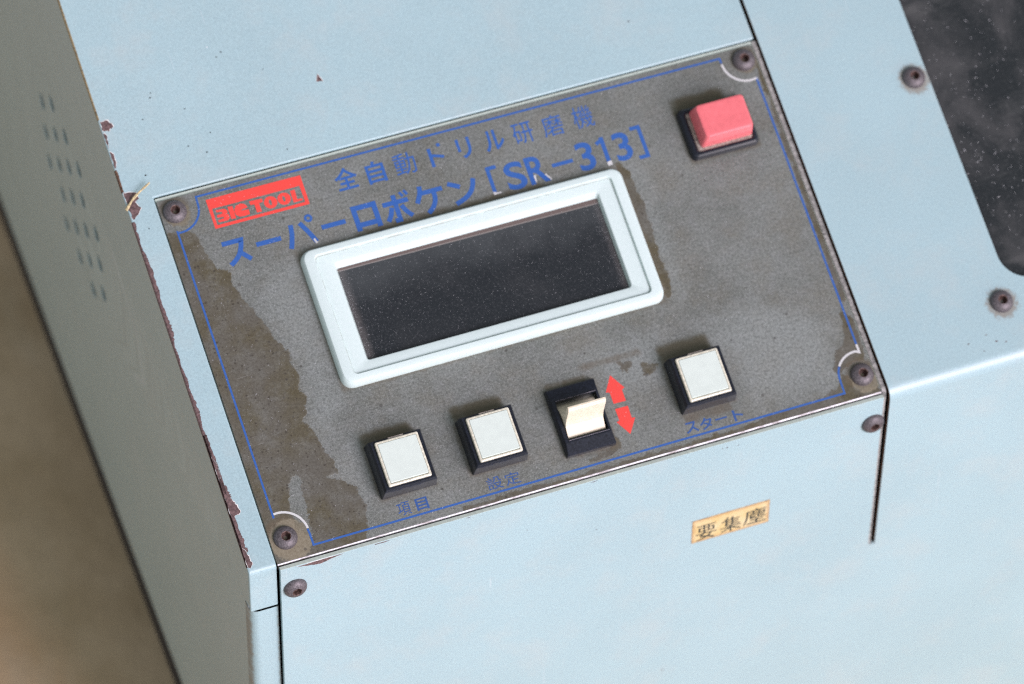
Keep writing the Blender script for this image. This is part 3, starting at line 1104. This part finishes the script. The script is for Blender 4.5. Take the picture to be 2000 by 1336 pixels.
# ------------------------------------------------------------------ screws
def screw_mesh(conv):
    n = 36
    prof = [(3.75, -0.1), (3.75, 0.35), (3.55, 0.95), (3.1, 1.50), (2.5, 1.90), (1.9, 2.12), (1.55, 2.18)]
    rings = [([(r * math.cos(2 * math.pi * k / n), r * math.sin(2 * math.pi * k / n)) for k in range(n)], h) for r, h in prof]

    def hexr(a, r):
        a = (a % (math.pi / 3)) - math.pi / 6
        return r * math.cos(math.pi / 6) / math.cos(a)
    for r, h in ((1.36, 2.05), (1.22, 0.6), (0.85, 0.1), (0.4, -0.05)):
        rings.append(([(hexr(2 * math.pi * k / n, r * 1.08) * math.cos(2 * math.pi * k / n), hexr(2 * math.pi * k / n, r * 1.08) * math.sin(2 * math.pi * k / n)) for k in range(n)], h))
    return rings


def screw(x, s, conv, d0=0.0, rot=0.0, parent=machine):
    rings = []
    for pts, h in screw_mesh(conv):
        c_, s_ = math.cos(rot), math.sin(rot)
        rings.append(([(x + a * c_ - b_ * s_, s + a * s_ + b_ * c_) for a, b_ in pts], h + d0))
    head, sock = rings[:7], rings[6:]
    me1 = loft(head, False, False, conv)
    hd = finish("screw", me1, m_screw, parent, smooth=True)
    me2 = loft(sock, True, False, conv)
    finish("socket", me2, m_socket, hd)
    return hd


for k, (x, s) in enumerate(((4.6, 117.6), (195.7, 117.7), (196.0, 7.3), (4.9, 7.7))):
    screw(x, s, slope, 0.0, 0.4 * k)
for k, (x, s) in enumerate(COVER_SCREWS):
    screw(x, s, slope, 0.80, 0.7 * k)
screw(4.7, -10.5, front, 0.0, 0.2)
screw(197.0, -11.4, front, 0.0, 0.5)

# ------------------------------------------------------------------ display bezel
def ins(il, ib, ir, it, r):
    return rrect(37.0 + il, 47.5 + ib, 144.2 - ir, 93.9 - it, r, 6)


rings = [(ins(0, 0, 0, 0, 3.6), 0.0), (ins(0.15, 0.2, 0.15, 0.15, 3.5), 1.2), (ins(0.45, 0.75, 0.45, 0.4, 3.3), 2.3), (ins(0.9, 1.35, 0.9, 0.8, 3.0), 2.85), (ins(1.5, 2.0, 1.5, 1.3, 2.6), 3.0),
         (ins(4.0, 3.15, 4.0, 2.6, 1.6), 3.0), (ins(4.15, 3.3, 4.15, 2.75, 1.5), 2.85), (ins(4.25, 3.4, 4.25, 2.95, 1.4), 2.25),
         (ins(4.35, 3.5, 4.35, 3.1, 1.3), 2.05), (ins(4.50, 3.65, 4.50, 3.22, 1.2), 2.10), (ins(4.62, 3.77, 4.62, 3.34, 1.2), 2.10),
         (ins(9.3, 6.55, 9.3, 6.1, 1.3), 2.10), (ins(9.6, 6.85, 9.55, 6.5, 1.1), 1.95), (ins(10.3, 7.35, 10.0, 7.9, 0.5), 0.35), (ins(10.3, 7.35, 10.0, 7.9, 0.5), -0.2)]


def bezel_material():
    t = NT("display_bezel_plastic")
    p = t.attr("pos", True)
    g_ = t.attr("groove")
    f = t.noise(p, 1.0, 4, 0.65)
    c = t.mix(t.step(f, 0.3, 0.7), (0.56, 0.69, 0.65), (0.60, 0.72, 0.69))
    c = t.mix(t.math('MULTIPLY', t.spots(p, 0.12, 0.25, 0.02, 0.06), 0.8), c, (0.08, 0.08, 0.07))
    dirt = t.math('MULTIPLY', t.math('POWER', g_, 2.0), t.step(t.noise(p, 0.12, 3, 0.7), 0.30, 0.70))
    c = t.mix(t.math('MULTIPLY', dirt, 0.75), c, (0.20, 0.16, 0.11))
    return t.out(c, 0.38, 0.0, 0.5)


me = loft(rings, False)
nr = len(rings[0][0])
gv = []
for i in range(len(rings)):
    gv += [1.0 if i in (8,) else (0.7 if i in (7,) else (0.6 if i == 9 else (0.35 if i == 0 else 0.0)))] * nr
at = me.attributes.new("groove", 'FLOAT', 'POINT')
at.data.foreach_set("value", gv)
bez = finish("display_bezel", me, bezel_material(), machine, smooth=True)
# the inner shoulder is crisp: mark by angle
me = slab([(46.4, 54.2), (135.0, 54.2), (135.0, 87.0), (46.4, 87.0)], -0.15, 0.15)
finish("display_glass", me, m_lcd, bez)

# ------------------------------------------------------------------ square push buttons
def push_button(cx, cs):
    w, d_ = 9.0, 8.85
    H = 6.4
    R_ = lambda i, r: rrect(cx - w + i, cs - d_ + i, cx + w - i, cs + d_ - i, r, 2)
    rings = [(R_(0, 0.25), 0), (R_(0.35, 0.25), 4.6), (R_(0.45, 0.25), 5.2), (R_(0.95, 0.25), H), (R_(1.75, 0.3), H), (R_(1.85, 0.3), H - 0.2), (R_(1.95, 0.3), 4.0)]
    hs = finish("push_button", loft(rings, True), m_black, machine)
    # notch bars at the front and back of the rim
    L_ = lambda i, r: rrect(cx - 7.0 + i, cs - 7.35 + i, cx + 7.0 - i, cs + 7.35 - i, r, 3)
    rings = [(L_(0, 0.5), 3.9), (L_(0, 0.5), 6.9), (L_(0.12, 0.45), 7.15), (L_(0.35, 0.4), 7.25), (L_(0.72, 0.35), 7.25), (L_(0.76, 0.3), 6.8), (L_(1.2, 0.3), 6.75)]
    finish("clear_lens", loft(rings, True), m_lens, hs)
    I_ = lambda i, r: rrect(cx - 6.2 + i, cs - 6.3 + i, cx + 6.2 - i, cs + 6.56 - i, r, 3)
    rings = [(I_(0, 0.3), 6.7), (I_(0, 0.3), 7.2), (I_(0.15, 0.25), 7.32)]
    finish("white_insert", loft(rings, True), m_label, hs)
    # dirty ledge in front of the lens
    finish("rim_notch", slab([(cx - 3.2, cs - 8.0), (cx + 3.0, cs - 8.0), (cx + 3.0, cs - 7.25), (cx - 3.2, cs - 7.25)], 5.2, 6.52), m_black, hs)
    finish("rim_notch", slab([(cx - 2.4, cs + 7.4), (cx + 2.6, cs + 7.4), (cx + 2.6, cs + 7.95), (cx - 2.4, cs + 7.95)], 5.2, 6.5), m_grit, hs)
    return hs


push_button(46.05, 19.65)
push_button(75.7, 19.25)
push_button(145.2, 19.45)

# ------------------------------------------------------------------ rocker switch
x0, x1, s0, s1 = 96.6, 113.0, 7.3, 29.6
R_ = lambda i, j, r=0.2: rrect(x0 + i, s0 + j, x1 - i, s1 - j, r, 2)
op = lambda r=0.2: rrect(98.35, 12.3, 111.8, 24.9, r, 2)
rings = [(R_(0, 0), 0), (R_(0.1, 0.15), 1.7), (R_(0.3, 0.6), 2.3)]
rings += [(rrect(97.2, 11.3, 112.4, 25.9, 0.2, 2), 3.0), (op(), 3.0), (op(), -2.6)]
rk = finish("rocker_switch", loft(rings, True), m_black, machine)
finish("ridge", slab([(98.2, 11.75), (112.0, 11.75), (112.0, 12.2), (98.2, 12.2)], 2.8, 3.3), m_black, rk, bevel=0.12)
finish("ridge", slab([(98.2, 25.0), (112.0, 25.0), (112.0, 25.45), (98.2, 25.45)], 2.8, 3.3), m_black, rk, bevel=0.12)
prof = [(12.9, -1.5), (12.9, 1.5), (13.3, 1.9), (15.2, 2.6), (16.4, 3.5), (17.1, 5.2), (17.6, 8.0), (18.05, 11.0), (18.35, 12.5), (18.6, 12.55), (18.7, 13.2), (18.95, 13.4), (19.6, 13.3), (19.75, 13.0), (19.35, 9.0), (19.3, 5.6), (19.9, 3.6), (21.4, 2.2), (23.6, 0.9), (24.3, 0.2), (24.3, -1.5)]
V, P, F = [], [], []
n = len(prof)
for x in (98.8, 111.25):
    for s, h in prof:
        V.append(slope(x, s, h))
        P.append((x, s, h))
F = [(k, (k + 1) % n, n + (k + 1) % n, n + k) for k in range(n)] + [tuple(reversed(range(n))), tuple(range(n, 2 * n))]
me = py_mesh("rocker", V, F)
set_pos(me, P)
bm = bmesh.new()
bm.from_mesh(me)
bmesh.ops.recalc_face_normals(bm, faces=bm.faces)
bm.to_mesh(me)
bm.free()
finish("paddle", me, m_cream, rk, bevel=0.15)

# ------------------------------------------------------------------ red stop button
E_ = lambda i, r: rrect(168.0 + i, 89.2 + i, 190.9 - i, 106.5 - i, r, 5)
rings = [(E_(0, 1.6), 0), (E_(0.05, 1.6), 1.6), (E_(0.35, 1.5), 2.4), (E_(0.9, 1.3), 2.85), (E_(1.6, 1.1), 2.9), (E_(2.0, 1.0), 2.6), (E_(2.2, 0.9), 1.0)]
rb = finish("stop_button", loft(rings, True), m_black, machine, smooth=True)
tag(rb, "red raised cap in a black rounded frame")
G_ = lambda i, r: rrect(170.3 + i, 91.0 + i, 189.7 - i, 105.3 - i, r, 5)
finish("grimy_insert", loft([(G_(0, 0.9), 0.8), (G_(0, 0.9), 2.3), (G_(0.25, 0.8), 2.5)], True), m_grit, rb)
C_ = lambda i, r, e=0: rrect(171.5 + i, 92.2 + i, 189.1 - i, 104.9 - i + e, r, 5)
rings = [(C_(0, 1.0), 2.3), (C_(0, 1.0), 3.2), (C_(0.62, 1.2), 8.6), (C_(0.85, 1.2), 9.05), (C_(1.3, 1.1), 9.25), (C_(1.7, 1.0), 9.28), (C_(5.2, 0.8), 9.0)]
cp = finish("red_cap", loft(rings, True), m_red, rb, smooth=True)

# ------------------------------------------------------------------ sticker on the front panel
st = finish("sticker", slab([(136.75, -46.2), (163.3, -46.2), (163.3, -35.1), (136.75, -35.1)], 0.01, 0.09, front), m_sticker, machine)
tag(st, "small yellowed paper sticker with dark lettering")
TH_, TV = 0.058, 0.088
kan = {
    (138.2, -45.2, 145.3, -38.3): [
        ([(0.05, .95), (0.95, .95)], TH_), ([(.14, .78), (.86, .78)], TH_), ([(.14, .55), (.86, .55)], TH_), ([(.16, .80), (.16, .52)], TV), ([(.84, .80), (.84, .52)], TV), ([(.39, .95), (.39, .55)], TV * .8), ([(.61, .95), (.61, .55)], TV * .8),
        ([(.0, .37), (1.0, .37)], TH_), ([(.46, .55), (.34, .36), (.22, .20)], TV), ([(.22, .20), (.52, .14), (.90, -.02)], TV), ([(.74, .37), (.62, .18), (.40, .05), (.04, -.05)], [TV, TV, TV * .8, TH_])],
    (146.6, -44.8, 153.7, -38.2): [
        ([(.36, 1.02), (.26, .86), (.06, .68)], [TV, TV * .8, TH_]), ([(.27, .84), (.27, .34)], TV), ([(.27, .82), (.92, .82)], TH_), ([(.27, .67), (.86, .67)], TH_), ([(.27, .53), (.86, .53)], TH_), ([(.22, .38), (.96, .38)], TH_), ([(.57, .82), (.57, .38)], TV * .8), ([(.58, 1.0), (.52, .84)], TV),
        ([(.0, .25), (1.0, .25)], TH_), ([(.5, .38), (.5, -.06)], TV), ([(.46, .24), (.30, .10), (.04, -.01)], [TV, TV * .7, TH_]), ([(.54, .24), (.72, .10), (.98, .0)], [TH_, TV * .8, TV])],
    (154.6, -44.6, 162.3, -37.9): [
        ([(.54, 1.03), (.56, .92)], TV), ([(.13, .91), (.98, .91)], TH_), ([(.15, .92), (.14, .5), (.09, .22), (.0, -.02)], [TV, TV, TV * .8, TH_]), ([(.24, .76), (.93, .76)], TH_), ([(.24, .62), (.93, .62)], TH_), ([(.42, .91), (.42, .62)], TV * .7), ([(.68, .91), (.68, .62)], TV * .7), ([(.91, .78), (.91, .61)], TV * .8),
        ([(.31, .58), (.31, .36)], TV * .9), ([(.31, .48), (.52, .50)], TH_), ([(.31, .35), (.54, .42)], TH_), ([(.63, .58), (.63, .38), (.92, .37), (.95, .46)], TV * .7), ([(.64, .48), (.88, .53)], TH_),
        ([(.28, .22), (.88, .22)], TH_), ([(.57, .34), (.57, .03)], TV), ([(.14, .02), (1.0, .02)], TH_ * 1.2)],
}
parts = []
for (a, b1, c_, d_), strokes in kan.items():
    for pts, w in strokes:
        q = [(a + (c_ - a) * x, b1 + (d_ - b1) * y) for x, y in pts]
        sc = (c_ - a)
        parts.append(ribbon(q, [v * sc for v in w] if isinstance(w, list) else w * sc, 0.11, front))
finish("sticker_lettering", join_mesh(parts), m_ink, st)

# ------------------------------------------------------------------ paint chips
def chip(pts, h, conv=slope, amp=0.22, rim=True, mat=m_primer, parent=machine):
    o_ = jag(pts, amp, 5)
    pr = finish("paint_chip", filled([o_], h + 0.02, conv), mat, parent)
    if rim:
        cx = sum(p[0] for p in o_) / len(o_)
        cy = sum(p[1] for p in o_) / len(o_)
        k = 0.15
        big = [(p[0] + k * (p[0] - cx) / (math.hypot(p[0] - cx, p[1] - cy) + 1e-6) + random.uniform(-.12, .12) + 0.05,
                p[1] + k * (p[1] - cy) / (math.hypot(p[0] - cx, p[1] - cy) + 1e-6) + random.uniform(-.12, .12) + 0.08) for p in o_]
        finish("chip_rim", filled([big], h - 0.015, conv), m_chiprim, pr)


HS = 0.19
chip([(-8.9, 152.4), (-6.4, 152.2), (-5.2, 149.9), (-7.2, 148.7), (-8.9, 149.2)], HS)
chip([(-8.9, 142.0), (-7.9, 140.7), (-8.0, 137.9), (-8.9, 136.1)], HS)
chip([(-8.9, 148.3), (-8.2, 147.8), (-8.4, 145.0), (-8.9, 143)], HS)
chip([(-8.9, 127.7), (-5.0, 126.9), (-4.8, 124.9), (-6.3, 123.9), (-5.0, 121.6), (-6.6, 119.8), (-8.6, 118.5), (-8.9, 122.6)], HS)
chip([(-8.9, 27.3), (-6.8, 23.0), (-6.1, 21.6), (-5.8, 19.2), (-7.9, 18.6), (-8.8, 16.6), (-8.9, 22.8)], HS)
chip([(-8.9, 38.6), (-8.0, 35.2), (-8.3, 31.8), (-8.9, 30.7)], HS, amp=0.15)
chip([(-8.9, 9.2), (-7.6, 5.1), (-7.4, 2.6), (-8.4, 1.4), (-8.9, 1.9)], HS)
chip([(60.8, 147.2), (61.9, 149.6), (62.9, 146.9)], HS, amp=0.06)
CH = 0.872 * CA
chip([(239.4, 1.5), (242.4, 1.2), (243.3, 0.3), (241.6, -.3), (240.3, 0.4)], CH - 0.62, amp=0.3)
fb = -2.35
for q, rr in (((246.5, 1.2), 1.3), ((249.5, 0.6), 1.8), ((244.5, 3.6), 0.35), ((241.5, 4.6), 0.45), ((247.8, 5.2), 0.4), ((236.5, 2.6), 0.3), ((232.4, 6.2), 0.35), ((225.8, -0.2), 0.25), ((239.0, 7.5), 0.3)):
    chip(circle(q[0], q[1] + 1.0, rr, rr * 0.55, 8), CH - 0.02 if q[1] > 2 else CH - 0.45, slope, rr * 0.3, rim=rr > 0.5)
chip([(5.3, -1.0), (12.8, -0.85), (20.4, -0.85), (17.2, -1.5), (13.2, -2.6), (9.3, -1.9)], 0.0, front, 0.12)
chip([(30.6, -0.85), (35.6, -0.85), (34.2, -1.25), (30.6, -1.2)], 0.0, front, 0.08)
chip([(60.2, -0.85), (62.0, -0.85), (61.2, -1.2)], 0.0, front, 0.06)
chip([(101, -0.85), (104, -0.85), (102.4, -1.2)], 0.0, front, 0.06)
for q, rr in (((147.0, -3.0), 0.35), ((150.8, -3.4), 0.25), ((145.4, -2.8), 0.2), ((80.6, -15.3), 0.2), ((97.3, -22.4), 0.18), ((103.9, -25.0), 0.24), ((129.4, -108.4), 0.4)):
    chip(circle(q[0], q[1], rr, rr * 0.7, 7), 0.0, front, 0.05, rim=False)
for q in ((34.8, 164.8), (32.9, 163.5), (45.8, 155.7), (23.3, 139.8), (20.3, 133.8), (15.3, 137.3), (9.3, 157.4), (8.6, 155.9), (18.0, 149.5), (4.2, 149.6), (44.8, 128.0), (-4.8, 114.5), (-0.5, 131.6)):
    chip(circle(q[0], q[1], random.uniform(.16, .34), random.uniform(.14, .24), 7), HS, slope, 0.04, rim=False, mat=m_dark)

# worn line along the folded left edge: jagged bare strip that wraps over the edge
def edge_strip(s_lo, s_hi, wmax, mat, seed, step=0.35, name="edge_wear"):
    r_ = random.Random(seed)
    V, F, P = [], [], []
    k = 0
    s = s_lo
    w = 0.4
    while s <= s_hi:
        w = min(max(w + r_.uniform(-.28, .28), 0.08), wmax)
        big = wmax * max(0.0, math.sin(s * 0.21 + seed) * math.sin(s * 0.057 + 1.3 * seed)) * r_.uniform(0.5, 1.0)
        ww = max(w * 0.6, big)
        for x, h in ((-9.34, -1.0), (-9.34, -0.28), (-9.20, 0.03), (-8.95, 0.185), (-8.9 + ww, 0.185)):
            V.append(slope(x, s, h))
            P.append((x, s, h))
        if k:
            for j in range(4):
                a = (k - 1) * 5 + j
                F.append((a, a + 1, a + 6, a + 5))
        k += 1
        s += step
    me = py_mesh("strip", V, F)
    set_pos(me, P)
    bm = bmesh.new()
    bm.from_mesh(me)
    bmesh.ops.recalc_face_normals(bm, faces=bm.faces)
    bm.to_mesh(me)
    bm.free()
    finish(name, me, mat, machine)


edge_strip(2.0, 118.0, 1.9, m_primer, 3)
edge_strip(-1.0 + 3.0, 46.0, 2.2, m_primer, 12)
edge_strip(128.0, 136.0, 0.4, m_rust, 5)
edge_strip(153.0, 205.0, 0.12, m_tan, 8, name="edge_stain")

# ------------------------------------------------------------------ dust and lint lying on the surfaces
def lint(name, label, count, sampler, conv, h, lmin, lmax, wmin, wmax, parent=None):
    V, F, P = [], [], []
    for _ in range(count):
        x, s = sampler()
        L_ = random.uniform(lmin, lmax) * random.choice((0.4, 0.6, 1.0, 1.0, 1.8))
        a = random.uniform(0, math.tau)
        w = random.uniform(wmin, wmax)
        curl = random.uniform(-0.8, 0.8)
        pts = [(x, s)]
        for k in range(3):
            pts.append((pts[-1][0] + math.cos(a) * L_ / 3, pts[-1][1] + math.sin(a) * L_ / 3))
            a += curl / 2
        o0 = len(V)
        for k, (px, py) in enumerate(pts):
            nx, ny = -math.sin(a - curl), math.cos(a - curl)
            hh = h + random.uniform(0.0, 0.05)
            for sg in (-1, 1):
                V.append(conv(px + sg * nx * w / 2, py + sg * ny * w / 2, hh))
                P.append((px, py, hh))
            V.append(conv(px, py, hh + w * 0.6))
            P.append((px, py, hh))
        for k in range(3):
            a0 = o0 + 3 * k
            F += [(a0, a0 + 2, a0 + 5, a0 + 3), (a0 + 2, a0 + 1, a0 + 4, a0 + 5)]
    me = py_mesh(name, V, F)
    set_pos(me, P)
    o = finish(name, me, m_lint, parent)
    tag(o, label, "dust", "stuff")
    return o


def in_glass():
    if random.random() < 0.25:
        return (47.6 + random.expovariate(0.8) if random.random() < .5 else 134.0 - random.expovariate(0.8), random.uniform(55, 86))
    return random.uniform(47.7, 134.0), random.uniform(55.0, 86.2)


lint("display_dust", "fine white dust and lint scattered over the dark display glass", 2600, in_glass, slope, 0.17, 0.04, 0.14, 0.035, 0.08)
CL = [(random.uniform(252.5, 330), random.uniform(23.5, 215), random.uniform(3, 9)) for _ in range(26)]


def in_window():
    while True:
        if random.random() < 0.5:
            cx, cs, w = random.choice(CL)
            x, s_ = random.gauss(cx, w), random.gauss(cs, w)
        else:
            x, s_ = random.uniform(252.5, 330), random.uniform(23.5, 215)
        if x > 252.6 and s_ > 23.6 and not (x < 260 and s_ < 31):
            return x, s_


lint("window_dust", "pale dust flecks scattered over the smoked window", 1500, in_window, slope, -0.73, 0.10, 0.45, 0.08, 0.20)


def on_plate():
    while True:
        x, s = random.uniform(1, 199), random.uniform(2.5, 121)
        if 36.5 < x < 144.8 and 47 < s < 94.8:
            continue
        if any(abs(x - cx) < 9.3 and abs(s - cs) < 9.3 for cx, cs in ((46, 19.6), (75.7, 19.3), (145.2, 19.5))):
            continue
        if 96 < x < 113.5 and 7 < s < 30 or 167.5 < x < 191.3 and 88.8 < s < 107:
            continue
        if random.random() < 0.5 and x > 30:
            continue
        return x, s


lint("plate_dust", "tiny white dust specks on the worn metal control plate", 900, on_plate, slope, 0.03, 0.08, 0.42, 0.04, 0.10)

# ------------------------------------------------------------------ a bit of straw on the chipped edge
def straw():
    a, b1 = Vector((-9.9, 121.9)), Vector((-0.6, 128.7))
    V, F = [], []
    n, m = 10, 6
    for i in range(n + 1):
        t = i / n
        p = a.lerp(b1, t)
        p += Vector((-(b1 - a).y, (b1 - a).x)).normalized() * 0.5 * math.sin(t * 4.0)
        r = 0.46 * (1 - 0.35 * t) * (1.0 + 0.25 * math.sin(t * 17))
        hc = 0.75 + 1.3 * t
        for k in range(m):
            an = 2 * math.pi * k / m
            d_ = (b1 - a).normalized()
            V.append(slope(p.x - d_.y * r * math.cos(an), p.y + d_.x * r * math.cos(an), hc + 0.6 * r * math.sin(an)))
    for i in range(n):
        for k in range(m):
            F.append((i * m + k, i * m + (k + 1) % m, (i + 1) * m + (k + 1) % m, (i + 1) * m + k))
    F += [tuple(reversed(range(m))), tuple(range(n * m, n * m + m))]
    o = finish("straw", py_mesh("straw", V, F), m_straw, None)
    tag(o, "short dry straw stuck on the chipped left edge of the pale blue machine", "straw")


straw()

bpy.data.objects.remove(FO)
bpy.data.curves.remove(FC)
